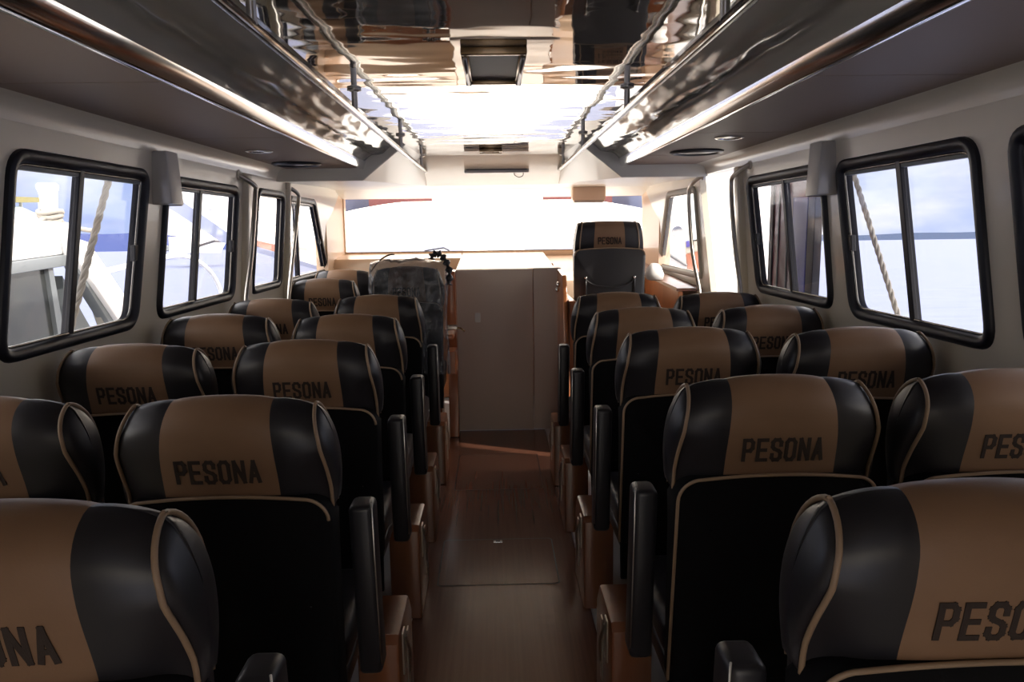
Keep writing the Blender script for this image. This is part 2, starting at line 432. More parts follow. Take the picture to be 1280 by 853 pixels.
# grab rails under ceiling
for s in (-1, 1):
    root = empty('ceiling_rail', (s*.5, 3, 1.895)); off = -root.location
    bm = bmesh.new(); add_box(bm, s*.5-.010, s*.5+.010, YB+.2, 5.66, 1.885, 1.907, .006, 3)
    r = build('rail_tube', bm, M['alu'], root, angle=40); r.location = off
    bm = bmesh.new(); add_box(bm, s*.5-s*.012-.0035, s*.5-s*.012+.0035, YB+.2, 5.65, 1.884, 1.892, .001, 1)
    r = build('bright_strip', bm, M['chrome'], root); r.location = off
    for y in (.6, 1.65, 2.82, 4.18, 5.35):
        bm = bmesh.new(); add_tube(bm, [(s*.5, y, 1.90), (s*.5, y, 1.981)], .011, 12)
        p = build('post', bm, M['steel'], root, angle=40); p.location = off
        bm = bmesh.new(); add_lathe(bm, [(.026, 1.979), (.026, 1.973), (.014, 1.969)], (s*.5, y, 0), 16)
        q = build('flange', bm, M['steel'], p, angle=40)
    tag(root, 'long metal grab rail hung on short posts under the ceiling, %s of the aisle' % ('left' if s < 0 else 'right'), 'rail', 'grab rails under the ceiling')

# front cornice beam (diagonal sides) and front bulkhead wall with windshield
bm = bmesh.new()
def zb_(y): return 1.772+(min(y, 5.93)-4.66)*.026
low = [(-.80, 4.66), (-.755, 4.85), (-.70, 5.05), (-.64, 5.3), (-.58, 5.6), (-.52, 5.93)]
upp = [(-.53, 4.66), (-.525, 4.75), (-.52, 4.88), (-.515, 5.02), (-.51, 5.18), (-.50, 5.36)]
low = low+[(-x, y) for x, y in reversed(low)]; upp = upp+[(-x, y) for x, y in reversed(upp)]
V = lambda x, y, z: bm.verts.new((x, y, z))
I = [V(x, y, zb_(y)) for x, y in low]; U = [V(x, y, 1.985) for x, y in upp]
O = [V(-1.33 if x < 0 else 1.33, y, zb_(y)) for x, y in low]
for k in range(len(I)-1):
    bm.faces.new((I[k], I[k+1], U[k+1], U[k]))
    if k != 5: bm.faces.new((I[k], O[k], O[k+1], I[k+1]))
F0, F1, F2, F3 = V(-1.33, YF, 1.805), V(-.52, YF, 1.805), V(.52, YF, 1.805), V(1.33, YF, 1.805)
bm.faces.new((O[5], I[5], F1, F0)); bm.faces.new((I[5], I[6], F2, F1)); bm.faces.new((I[6], O[6], F3, F2))
bmesh.ops.recalc_face_normals(bm, faces=bm.faces[:])
bmesh.ops.solidify(bm, geom=bm.faces[:], thickness=.004)
for s_ in (-1, 1):
    add_prism(bm, [(s_*1.33, 4.648, 1.770), (s_*.802, 4.648, 1.770), (s_*.528, 4.648, 1.986), (s_*1.33, 4.648, 1.986)], (0, .010, 0))
add_prism(bm, [(-1.32, 6.60, 1.735), (-1.32, 6.60, 1.805), (-1.32, 6.32, 1.805)], (2.65, 0, 0))  # header wedge added, sloped to catch light bounced off the dashboard
struct(build('trim_8', bm, M['beam'], angle=35), 'grey cornice beam across the front of the ceiling')

bm = bmesh.new()
WS = (-1.305, 1.335, 1.268, 1.735)
add_box(bm, -1.50, 1.50, YF, YF+.08, -.1, WS[2]); add_box(bm, -1.50, 1.50, YF, YF+.08, WS[3], 2.05)
add_box(bm, -1.50, WS[0], YF, YF+.08, WS[2], WS[3]); add_box(bm, WS[1], 1.50, YF, YF+.08, WS[2], WS[3])
struct(build('wall_front', bm, M['gel2']), 'white front wall around the windshield, peach glow in its colour')
# corner pillars, rounded, peach glow in their colour
for s, nm in ((-1, 9), (1, 10)):
    bm = bmesh.new()
    pts = catmull([(1.345, 6.05, 0), (1.335, 6.30, 0), (1.325, 6.48, 0), (1.315, 6.60, 0)], 4)
    poly = [(p.x, p.y) for p in pts]+[(1.44, 6.6), (1.44, 6.05)]
    add_prism(bm, [Vector((s*x+s*.0, y, .9)) for x, y in poly], (0, 0, .9))
    struct(build('trim_%d' % nm, bm, M['gel2'], angle=50), 'front corner pillar')
root = empty('window_10', (0, YF+.04, 1.5)); struct(root)
bm = bmesh.new(); add_box(bm, WS[0], WS[1], .0, .005, WS[2]-1.5, WS[3]-1.5); build('pane', bm, M['glass2'], root)
bm = bmesh.new(); add_box(bm, WS[0], WS[1], -.04, -.02, WS[2]-1.5, WS[2]-1.494); build('sill_strip', bm, M['blackp'], root)
bm = bmesh.new(); add_tube(bm, [(-.62, .03, -.225), (-.45, .035, -.20), (-.40, .04, -.226)], .006, 6); build('wiper', bm, M['blackp'], root)

# back wall with doorway
bm = bmesh.new()
add_box(bm, -1.5, -.6, YB-.06, YB, -.1, 2.03); add_box(bm, .6, 1.5, YB-.06, YB, -.1, 2.03); add_box(bm, -.6, .6, YB-.06, YB, 1.90, 2.03)
struct(build('wall_back', bm, M['gel']))

# sliding door (left, closed) frame columns and recess, right door frame
def column(side, y0, y1, z0, z1, d, name, bev=.012):
    bm = bmesh.new()
    zs = [z0, (z0+z1)/2, z1]
    pts = [(side*(wallX(z0)-d), y0, z0), (side*(wallX(z0)-d), y1, z0), (side*(wallX(z1)-d), y1, z1), (side*(wallX(z1)-d), y0, z1)]
    add_prism(bm, pts, (side*(d+.02), 0, 0), bev, 3)
    return bm
k = 11
for s, y0, y1 in ((-1, 4.04, 4.11), (-1, 4.86, 4.90), (1, 3.98, 4.05), ):
    bm = column(s, y0, y1, .05, 1.775, .028, '')
    struct(build('trim_%d' % k, bm, M['gel'], angle=40), 'raised door frame column'); k += 1

bm = bmesh.new(); add_box(bm, 1.365, 1.52, 4.00, 4.95, 1.785, 1.81, .006)  # outside strip added to stop a stray sun patch on the bulkhead
struct(build('trim_20', bm, M['boatw'], angle=40), 'eave added above the open door to block sun')
# grab handles by the doors
def handle(pts, side, lab):
    bm = bmesh.new(); add_tube(bm, catmull(pts, 6), .0125, 10)
    o = build('grab_handle', bm, M['steel'], smooth=True); tag(o, lab, 'handle', 'bent steel handles beside the side doors')
    t = o
    for p in (pts[0],):
        bm = bmesh.new(); add_lathe(bm, [(.028, -.006*side), (.028, .006*side)], p, 16, 'x'); build('mounting_plate', bm, M['steel'], o)
    return o
def hpts(ps, X): return [onX(u, v, X) for u, v in ps]
a = hpts([(318, 232), (319, 246), (314, 320), (308, 372), (304, 420)], -1.27)
handle([Vector((-1.325, a[0].y-.08, a[0].z+.05))]+a+[Vector((-1.40, a[-1].y, a[-1].z-.06))], -1, 'bent steel grab handle on left wall, nearer of two beside the closed door')
a = hpts([(372, 242), (373, 254), (367, 310), (361, 368), (357, 400)], -1.27)
handle([Vector((-1.325, a[0].y-.05, a[0].z+.045))]+a+[Vector((-1.40, a[-1].y, a[-1].z-.06))], -1, 'bent steel grab handle on left wall, farther one before the raked window')
a = hpts([(919, 218), (914, 233), (918, 300), (926, 366), (930, 420)], 1.28)
handle([Vector((1.325, a[0].y-.10, a[0].z+.045))]+a+[Vector((1.40, a[-1].y, a[-1].z-.06))], 1, 'bent steel grab handle on near edge of the open right door')
a = hpts([(866, 229), (861, 245), (865, 310), (874, 362), (880, 400)], 1.28)
handle([Vector((1.325, a[0].y-.08, a[0].z+.04))]+a+[Vector((1.40, a[-1].y, a[-1].z-.06))], 1, 'bent steel grab handle on far edge of the open right door')

# cream bulkhead door + panels
root = empty('bulkhead_door', (0, 5.28, 0))
bm = bmesh.new(); add_box(bm, -.30, .272, -.01, .03, .003, 1.178, .006); build('door_panel', bm, M['cream'], root, angle=40)
bm = bmesh.new(); add_box(bm, -.145, -.105, -.0105, -.008, .80, .87, .001); build('faint_plate', bm, M['whitep'], root)
tag(root, 'plain cream low door panel at the end of the aisle', 'door')
bm = bmesh.new(); add_box(bm, .276, .475, 5.275, 5.32, .003, 1.183, .008)
o = build('side_panel', bm, M['cream'], angle=40); tag(o, 'narrow cream partition right of the low door panel', 'partition')

# dashboard / console
root = empty('dashboard', (0, 5.9, 0))
bm = bmesh.new(); add_prism(bm, [(-.28, -.56, 1.15), (-.28, -.54, 1.178), (-.28, .69, 1.255), (-.28, .69, 1.0), (-.28, -.56, 1.0)], (.72, 0, 0), .012)
build('dashboard_top', bm, M['gel2'], root, angle=40)
bm = bmesh.new(); add_prism(bm, [(-1.36, .34, 1.19), (-1.36, .36, 1.225), (-1.36, .69, 1.255), (-1.36, .69, 1.0), (-1.36, .34, 1.0)], (1.08, 0, 0), .012)
build('dashboard_top', bm, M['gel2'], root, angle=40)
bm = bmesh.new(); add_prism(bm, [(.45, -.10, 1.02), (.45, -.08, 1.05), (.45, .69, 1.22), (.45, .69, .9), (.45, -.10, .9)], (.52, 0, 0), .012)
build('helm_top', bm, M['gel2'], root, angle=40)
bm = bmesh.new(); add_box(bm, .445, .465, -.08, .69, .2, 1.19, .008); build('helm_cheek', bm, M['worange'], root)
bm = bmesh.new(); add_box(bm, -1.34, .97, .42, .45, .01, 1.0, .008); build('front_board', bm, M['worange'], root)
tag(root, 'white dashboard shelf running below the bright windshield', 'dashboard')

# left wooden partition and arm with bracket
root = empty('wooden_partition', (-.305, 5.12, 0))
bm = bmesh.new(); add_prism(bm, [(-.03, -.02, .004), (-.03, -.02, .30), (-.03, .02, .55), (-.03, -.06, .72), (-.03, -.06, 1.16), (-.03, -.04, 1.18), (-.03, .14, 1.18), (-.03, .14, .004)], (.065, 0, 0), .008)
build('partition_board', bm, M['wsun'], root, angle=40)
bm = bmesh.new(); add_box(bm, -.020, .035, -.36, -.02, .755, .79, .012); build('arm_board', bm, M['wsun'], root)
bm = bmesh.new(); add_box(bm, -.018, .045, -.14, -.06, .79, .815, .004); q = build('bracket', bm, M['steel'], root)
bm = bmesh.new(); add_tube(bm, [(.03, -.10, .80), (.07, -.11, .795), (.095, -.12, .775)], .006, 8); build('bracket_lever', bm, M['gold'], q, smooth=True)
bm = bmesh.new(); add_box(bm, -.018, .040, -.25, -.07, .50, .66, .008); build('cupboard_block', bm, M['wsun'], root)
tag(root, 'brown wooden partition, warm sunlight in its colour, left of the cream door with metal bracket', 'partition')

# right wooden helm side and wall ledge
root = empty('wooden_cabinet', (.55, 5.0, 0))
bm = bmesh.new(); add_prism(bm, [(-.105, -.35, .004), (-.105, -.35, .45), (-.105, -.26, .75), (-.105, -.20, 1.02), (-.105, -.12, 1.155), (-.105, .25, 1.175), (-.105, .25, .004)], (.03, 0, 0), .008)
build('side_board', bm, M['worange'], root, angle=40)
bm = bmesh.new(); add_box(bm, -.072, -.03, -.30, .24, .004, 1.0, .006); build('inner_board', bm, M['wood'], root)
bm = bmesh.new(); add_lathe(bm, [(.012, -.115), (.020, -.125), (.020, -.135), (.012, -.14)], (0, -.10, 1.09), 16, 'x'); build('knob', bm, M['chrome'], root, smooth=True)
bm = bmesh.new(); add_lathe(bm, [(.010, -.115), (.016, -.125), (.016, -.133), (.008, -.14)], (0, -.02, 1.05), 16, 'x'); build('knob', bm, M['chrome'], root, smooth=True)
tag(root, 'orange varnished wooden cabinet side between right partition and helm seat', 'cabinet')
root = empty('wall_ledge', (1.3, 5.6, 1.0))
bm = bmesh.new(); add_prism(bm, [(.07, -.75, .06), (-.10, -.75, .06), (-.10, .35, .10), (-.26, .62, .16), (-.26, .95, .16), (.02, .95, .16), (.05, .3, .10)], (0, 0, -.022), .006)
build('ledge_top', bm, M['wood'], root, angle=40)
bm = bmesh.new(); add_prism(bm, [(-.085, -.74, .036), (-.085, .34, .075), (-.085, .34, -.96), (-.085, -.74, -.96)], (.03, 0, 0), .004)
build('ledge_front', bm, M['worange'], root)
bm = bmesh.new(); add_prism(bm, [(-.30, .50, .30), (-.20, .46, .22), (-.20, .46, -.9), (-.30, .50, -.9)], (0, .03, 0), .004)
build('end_board', bm, M['worange'], root)
tag(root, 'reddish wooden ledge along right wall below the raked window', 'ledge')
bm = bmesh.new()
pts = [(.03, 0), (.06, .01), (.07, .05), (.055, .09), (.03, .12), (.01, .125)]
add_lathe(bm, pts, (1.16, 5.35, 1.075), 14)
for v in bm.verts: v.co += Vector((random.uniform(-.008, .008), random.uniform(-.008, .008), random.uniform(-.005, .005))) if v.co.z > 1.08 else Vector((0, 0, 0))
o = build('paper_roll', bm, M['paper'], smooth=True); tag(o, 'crumpled white bundle on the wooden ledge beside the helm seat', 'bundle')

# ------------------------------------------------------------------ ceiling and wall fittings
# ceiling hatch / fold-down screen
def ceiling_hatch(x0, x1, y0, y1, lab, hinges=True):
    t = empty('ceiling_hatch', ((x0+x1)/2, (y0+y1)/2, CEIL)); hx, hy = (x1-x0)/2, (y1-y0)/2
    bm = bmesh.new(); w = .022
    add_box(bm, -hx, hx, -hy, -hy+w*1.1, -.022, 0, .004); add_box(bm, -hx, hx, hy-w, hy, -.022, 0, .004)
    add_box(bm, -hx, -hx+w, -hy+w, hy-w, -.018, 0, .003); add_box(bm, hx-w, hx, -hy+w, hy-w, -.018, 0, .003)
    build('hatch_frame', bm, M['gold'], t, angle=40)
    bm = bmesh.new(); add_box(bm, -hx+w, hx-w, -hy+w, hy-w, -.010, -.002, .002); build('hatch_pane', bm, M['screen'], t)
    if hinges:
        for sx in (-1, 1):
            bm = bmesh.new(); add_tube(bm, [(sx*(hx-w/2), -hy+.04, -.026), (sx*(hx-w/2), hy-.03, -.026)], .006, 8); build('stay_arm', bm, M['steel'], t, smooth=True)
            bm = bmesh.new(); add_lathe(bm, [(.009, -.030), (.009, -.018)], (sx*(hx-w/2), hy-.035, 0), 12); build('stay_knob', bm, M['blackp'], t, smooth=True)
    tag(t, lab, 'hatch')
ceiling_hatch(-.086, .104, 2.20, 2.66, 'gold-framed ceiling hatch with dark pane, nearest the camera')
ceiling_hatch(-.085, .065, 4.92, 5.06, 'small narrow gold-edged hatch near the front end of the ceiling', False)
# folded monitor on the cornice beam
t = empty('ceiling_unit', (.03, 5.66, 1.888))
bm = bmesh.new(); add_box(bm, -.24, .24, -.045, .05, -.014, .022, .008, 3); build('unit_body', bm, M['whitep'], t, angle=40)
bm = bmesh.new(); add_box(bm, -.225, .225, -.048, -.042, .006, .014, .001); build('unit_slot', bm, M['blackp'], t)
bm = bmesh.new(); add_tube(bm, catmull([(.13, -.01, -.01), (.135, -.01, -.03), (.165, -.01, -.045), (.195, -.01, -.035), (.20, -.01, -.01)], 5), .003, 6); build('cable_loop', bm, M['blackp'], t, smooth=True)
tag(t, 'slim white folded ceiling unit with small cable loop under the beam', 'ceiling unit')
# beige box at the windshield head
t = empty('beige_box', (.81, 6.40, 1.735))
bm = bmesh.new(); add_box(bm, -.14, .14, -.08, .079, -.05, .07, .014, 3); build('box_body', bm, M['gel2'], t, angle=40)
bm = bmesh.new(); add_box(bm, -.125, .125, -.082, .079, -.064, -.048, .004); build('box_base', bm, M['cream'], t)
tag(t, 'beige box mounted above the right half of the windshield', 'box')
# wall speaker boxes
for s, y0, lab in ((-1, 2.985, 'white box on left wall between the first two windows'), (1, 2.90, 'white box on right wall between the two nearest windows')):
    t = empty('wall_box', (s*1.33, y0, 1.68))
    bm = bmesh.new(); add_prism(bm, [(s*.01, 0, -.10), (-s*.070, 0, -.10), (-s*.060, 0, .105), (s*.01, 0, .105)], (0, .115, 0), .008, 3)
    build('box_body', bm, M['whitep'], t, angle=40)
    bm = bmesh.new(); add_prism(bm, [(s*.012, .112, -.104), (-s*.060, .112, -.104), (-s*.050, .112, .100), (s*.012, .112, .100)], (0, .012, 0), .003)
    build('box_back', bm, M['cream'], t)
    tag(t, lab, 'wall box', 'white boxes high on the side walls')
# soffit speakers and downlights
for x, y, lab in ((-1.10, 4.28, 'round black ceiling speaker under left rack'), (1.045, 3.86, 'round black ceiling speaker under right rack')):
    t = empty('ceiling_speaker', (x, y, 1.843))
    bm = bmesh.new(); add_lathe(bm, [(.135, 0), (.135, -.006), (.122, -.014), (.108, -.010), (.105, -.004)], (0, 0, 0), 40); build('speaker_ring', bm, M['rubber'], t, angle=50)
    bm = bmesh.new(); add_lathe(bm, [(.105, -.005), (.05, -.010), (.02, -.012), (.001, -.012)], (0, 0, 0), 32); build('speaker_grille', bm, M['blackp'], t, smooth=True)
    tag(t, lab, 'speaker', 'round speakers under the racks')
for x, y, lab in ((-1.09, 3.58, 'flat pale oval light fitting under left rack'), (1.02, 3.25, 'flat pale oval light fitting under right rack')):
    t = empty('soffit_light', (x, y, 1.8425))
    bm = bmesh.new(); add_lathe(bm, [(.062, 0), (.062, -.005), (.054, -.008), (.048, -.005), (.047, -.002)], (0, 0, 0), 32); build('light_ring', bm, M['chrome'], t, angle=50)
    bm = bmesh.new(); add_lathe(bm, [(.047, -.001), (.03, -.004), (.001, -.005)], (0, 0, 0), 24); build('light_lens', bm, M['whitep'], t, smooth=True)
    tag(t, lab, 'light', 'round lights under the racks')

# ------------------------------------------------------------------ seats
PROF = catmull([(.026, .880, 0), (.020, .925, 0), (.012, .965, 0), (.004, 1.005, 0), (.001, 1.045, 0), (.006, 1.082, 0), (.028, 1.113, 0), (.064, 1.130, 0),
                (.104, 1.122, 0), (.134, 1.092, 0), (.147, 1.045, 0), (.146, .985, 0), (.136, .925, 0), (.122, .880, 0)], 3, closed=False)
PROF = [(p.x, p.y) for p in PROF]
def halfw(z):
    t = max(0., (z-.93)/.20); return .214-.026*t**1.8
def hp(s, y, z, grow=0.):
    """point on the head cushion for side fraction s"""
    t = max(0., min(1., (z-.96)/.17)); t = t*t*(3-2*t)
    zz = z-.020*abs(s)**2.4*t
    yy = y+.020*abs(s)**2.6*(1 if y < .07 else -.3)
    if y < .07 and z < 1.03: yy += .032*abs(s)**4*min(1., (1.03-z)/.11)
    return Vector((s*(halfw(z)+grow), yy, zz))
def rear_y(z):
    best = None
    for (y0, z0), (y1, z1) in zip(PROF, PROF[1:]):
        if z0 <= z <= z1 and z1 > z0: return y0+(y1-y0)*(z-z0)/(z1-z0)
    return .05
SB = .56
def loft(s0, s1, ns, crown):
    bm = bmesh.new(); g = []
    for i in range(ns+1):
        t = i/ns; s = s0+(s1-s0)*t; puff = crown*(math.sin(PI*t)**.5 if 0 < t < 1 else 0)
        row = []
        for (y, z) in PROF:
            p = hp(s, y, z); c = Vector((p.x, .075, 1.02)); d = (p-c); d.x = 0; d.normalize()
            row.append(bm.verts.new(p+d*puff))
        g.append(row)
    for i in range(ns):
        for k in range(len(PROF)-1): bm.faces.new((g[i][k], g[i][k+1], g[i+1][k+1], g[i+1][k]))
    for i in range(ns): bm.faces.new((g[i][0], g[i+1][0], g[i+1][-1], g[i][-1]))
    return bm
def strokes(letter):
    a = .0 ; w = 1.; h = 1.
    return {
     'P': [[(0, 0), (0, 1)], [(0, 1), (.75, 1), (1, .88), (1, .60), (.75, .46), (0, .46)]],
     'E': [[(0, 0), (0, 1)], [(0, 1), (1, 1)], [(0, .5), (.85, .5)], [(0, 0), (1, 0)]],
     'S': [[(1, .74), (1, .88), (.75, 1), (.25, 1), (0, .88), (0, .66), (.2, .56), (.8, .44), (1, .34), (1, .12), (.75, 0), (.25, 0), (0, .12), (0, .26)]],
     'O': [[(.25, 0), (.75, 0), (1, .14), (1, .86), (.75, 1), (.25, 1), (0, .86), (0, .14), (.25, 0)]],
     'N': [[(0, 0), (0, 1)], [(0, 1), (1, 0)], [(1, 0), (1, 1)]],
     'A': [[(0, 0), (.5, 1)], [(.5, 1), (1, 0)], [(.2, .30), (.8, .30)]],
    }[letter]
def lettering(surf, zc, height=.046, lw=.0175, gap=.0125, th=.0080):
    bm = bmesh.new(); txt = 'PESONA'; pitch = lw+gap; W = pitch*6-gap
    for i, ch in enumerate(txt):
        ox = -W/2+i*pitch
        for st in strokes(ch):
            pts = [Vector((ox+x*lw, zc-height/2+y*height)) for x, y in st]
            for a, b in zip(pts, pts[1:]):
                d = (b-a).normalized(); n = Vector((-d.y, d.x))*th/2; e = d*th*.46
                A, B = a-e, b+e; k = max(1, int((B-A).length/.006))
                prev = None
                for j in range(k+1):
                    q = A.lerp(B, j/k); p1, p2 = q+n, q-n
                    vs = (bm.verts.new(surf(p1.x, p1.y)), bm.verts.new(surf(p2.x, p2.y)))
                    if prev: bm.faces.new((prev[0], vs[0], vs[1], prev[1]))
                    prev = vs
    r = bmesh.ops.extrude_face_region(bm, geom=bm.faces[:])
    for v in r['geom']:
        if isinstance(v, bmesh.types.BMVert): v.co.y += .001
    return bm
def head_surf(x, z):
    s = x/halfw(z); y = rear_y(z); p = hp(s, y, z); return Vector((x, p.y-.0044, p.z))

LEAN = .13
def lean(y, z): return y+(.93-z)*LEAN
BODY_TOP = .928
def body_outline(hw, z0, z1, r=.055):
    pts = []
    # bottom left, bottom right, up, arched top
    pts += [(-hw+.012, z0), (hw-.012, z0)]
    n = 8
    for k in range(n+1):
        a = PI/2*k/n; pts.append((hw-r+r*math.cos(a), z1-r-.008+r*math.sin(a)))
    for k in range(1, 12):
        t = k/12; x = (hw-r)*(1-2*t); pts.append((x, z1-.008+.010*(1-(2*t-1)**2)))
    for k in range(n+1):
        a = PI/2+PI/2*k/n; pts.append((-hw+r+r*math.cos(a), z1-r-.008+r*math.sin(a)))
    return pts
def make_seat(arm_side, with_arm=True):
    """arm_side -1/+1: side (x) that carries the folded armrest and the wooden leg box"""
    root = empty('passenger_seat')
    c = build('headrest', loft(-SB, SB, 12, .0035), M['tan'], root, angle=60)
    build('lettering', lettering(head_surf, .985), M['letter'], c)
    for s in (-1, 1):
        h = build('headrest_side', loft(s*SB, s*1., 6, .003), M['black'], root, angle=60)
        # side cap
        bm = bmesh.new(); cen = Vector((0, .08, 1.0)); rings = []
        base = [hp(s, y, z) for y, z in PROF]; cx = sum((p for p in base), Vector())/len(base)
        for f, b in ((1, 0), (.97, .007), (.9, .013), (.78, .017), (.6, .020), (.4, .022), (.2, .0228), (.05, .023)):
            rings.append([bm.verts.new(Vector((p.x*f**3+s*halfw(cx.z+(z-cx.z)*f)*(1-f**3)+s*b, cx.y+(p.y-cx.y)*f, cx.z+(p.z-cx.z)*f))) for p, (y, z) in zip(base, PROF)])
        for A, B in zip(rings, rings[1:]):
            for k in range(len(A)): bm.faces.new((A[k], A[(k+1) % len(A)], B[(k+1) % len(A)], B[k]))
        bm.faces.new(rings[-1])
        build('side_cap', bm, M['black'], h, smooth=True)
        bm = bmesh.new(); add_tube(bm, [hp(s, y, z, .001)+Vector((s*.002, (-.0035 if y < .07 else .003), .003 if z > 1.05 else 0)) for y, z in PROF], .0042, 8)
        build('piping', bm, M['piping'], h, smooth=True)
    # backrest
    hw = .222; T = .085
    bm = bmesh.new(); out = body_outline(hw, .40, BODY_TOP)
    add_prism(bm, [(x, 0.018, z) for x, z in out], (0, T, 0), .016, 3)
    for v in bm.verts:
        t = v.co.z; v.co.y = lean(v.co.y, t)-(.006*(1-(v.co.x/hw)**2) if v.co.y < .06 else 0)
    b = build('backrest', bm, M['navy'], root, angle=50)
    bm = bmesh.new(); o2 = inset(out, .004)[2:]
    add_tube(bm, [(x, lean(.020, z)-.003-.006*(1-(x/hw)**2), z+.002) for x, z in o2[:]]+[(-hw+.004, lean(.02, .41), .41)], .0038, 8)
    build('piping', bm, M['piping'], b, smooth=True)
    bm = bmesh.new()
    add_prism(bm, [(x, .09, z) for x, z in body_outline(.205, .42, 1.02, .05)], (0, .06, 0), .02, 3)
    for v in bm.verts: v.co.y = lean(v.co.y, v.co.z) if v.co.z < .93 else v.co.y
    build('back_cushion', bm, M['black'], root, angle=50)
    for x, z in ((.145*-arm_side*-1, .80), (.165*-arm_side*-1, .66)):
        bm = bmesh.new(); add_lathe(bm, [(.0022, -.003), (.0022, .002)], (x, lean(.012, z), z), 8, 'y'); build('screw', bm, M['chrome'], b)
    # seat cushion and base pan
    bm = bmesh.new(); add_box(bm, -.205, .205, .185, .60, .40, .49, .03, 3); build('seat_cushion', bm, M['black'], root, angle=50)
    bm = bmesh.new(); add_box(bm, -.20, .20, .17, .58, .345, .40, .01, 2); build('seat_pan', bm, M['blackp'], root, angle=50)
    # lower back skirt
    bm = bmesh.new(); add_prism(bm, [(-.205, .115, .26), (.205, .115, .26), (.212, .092, .43), (-.212, .092, .43)], (0, .03, 0), .008)
    build('skirt', bm, M['navy'], root, angle=40)
    a = arm_side
    # armrest folded upright
    if with_arm:
     bm = bmesh.new()
     add_box(bm, a*.236, a*.292, .125, .205, .410, .855, .014, 3)
     for v in bm.verts: v.co.y += (.87-v.co.z)*.10
     ar = build('armrest', bm, M['black'], root, angle=50)
     bm = bmesh.new(); add_tube(bm, [(a*.290, .130+(.87-z)*.10, z) for z in (.44, .55, .7, .862)], .0018, 6); build('seam', bm, M['steel'], ar, smooth=True)
    for sd in (a, -a):
        bm = bmesh.new()
        if sd == a and with_arm:
            add_prism(bm, [(sd*.185, .40, .004), (sd*.185, .70, .004), (sd*.185, .70, .30), (sd*.185, .64, .37), (sd*.185, .42, .37), (sd*.185, .40, .35)], (sd*.115, 0, 0), .008, 2)
        else:
            add_prism(bm, [(sd*.12, .36, .004), (sd*.12, .58, .004), (sd*.12, .58, .345), (sd*.12, .36, .345)], (sd*.06, 0, 0), .008, 2)
        lg = build('leg', bm, M['wood'], root, angle=40)
        if sd == a and with_arm:
            bm = bmesh.new(); add_box(bm, sd*.299, sd*.306, .46, .50, .22, .35, .003); add_box(bm, sd*.299, sd*.304, .56, .59, .10, .30, .002)
            add_tube(bm, [(sd*.306, .48, .33), (sd*.316, .52, .26), (sd*.306, .575, .16)], .005, 6)
            build('bracket', bm, M['steel'], lg)
            bm = bmesh.new(); add_prism(bm, [(sd*.19, .392, .004), (sd*.25, .392, .004), (sd*.25, .392, .012), (sd*.198, .392, .012), (sd*.198, .392, .05), (sd*.19, .392, .05)], (0, .006, 0)); build('floor_clip', bm, M['deckw'], lg)
    return root
protoL = make_seat(1)    # left block: aisle is to the right (+x)
protoR = make_seat(-1)
protoW = make_seat(1, False)
ROW = {1: .80, 2: 1.475, 3: 2.23, 4: 2.92, 5: 3.67}
G1, G2, G3, G4 = 'seats along the left side of the aisle', 'seats along the left windows', 'seats along the right side of the aisle', 'seats along the right windows'
seats = [
 ('L', -.603, .80, .014, 'tan and charcoal seat at the bottom left corner, nearest left of the aisle', G1),
 ('L', -.578, 1.475, -.006, 'second seat left of the aisle, directly ahead of the corner seat, full lettering visible', G1),
 ('L', -.597, 2.23, 0, 'third seat left of the aisle counting from the camera', G1),
 ('L', -.600, 2.92, 0, 'fourth seat left of the aisle counting from the camera', G1),
 ('L', -.600, 3.72, .006, 'fifth seat left of the aisle, just behind the plastic-covered seat', G1),
 ('W', -.56, 4.70, .09, 'aisle seat under the clear plastic cover at front left', G1),
 ('W', -1.10, 1.475, 0, 'seat cut by the left picture edge below the nearest left window', G2),
 ('W', -1.115, 2.20, 0, 'left window seat with lettering partly hidden, below the fore end of the nearest window', G2),
 ('W', -1.100, 2.88, .012, 'left window seat below the second window', G2),
 ('W', -1.125, 3.68, 0, 'left window seat just aft of the closed side door', G2),
 ('W', -1.130, 4.85, .02, 'left window seat just ahead of the closed side door, second from the front', G2),
 ('W', -1.130, 5.50, .04, 'foremost left window seat under the raked window', G2),
 ('R', .606, .80, .014, 'large tan and charcoal seat at the bottom right corner, nearest right of the aisle', G3),
 ('R', .608, 1.50, .010, 'second seat right of the aisle, directly ahead of the corner seat, full lettering visible', G3),
 ('R', .624, 2.27, .012, 'third seat right of the aisle counting from the camera', G3),
 ('R', .620, 3.00, .0, 'fourth seat right of the aisle counting from the camera', G3),
 ('R', .622, 3.66, .006, 'fifth seat right of the aisle, directly behind the tall helm seat', G3),
 ('W', 1.10, 1.46, .02, 'seat cut by the right picture edge below the nearest right window', G4),
 ('W', 1.11, 2.14, .02, 'right window seat below the large near window, second from the camera', G4),
 ('W', 1.135, 2.95, .006, 'right window seat below the maroon and blue panel window', G4),
 ('W', 1.140, 3.66, 0, 'right window seat just aft of the open side door', G4),
]
first = {'L': protoL, 'R': protoR, 'W': protoW}; used = set()
for side, x, y, dz, lab, grp in seats:
    p = first[side]
    if side in used: o = copy_tree(p)
    else: o = p; used.add(side)
    o.location = (x, y, 0); o.scale = (1, 1, 1+dz)
    tag(o, lab, 'seat', grp)

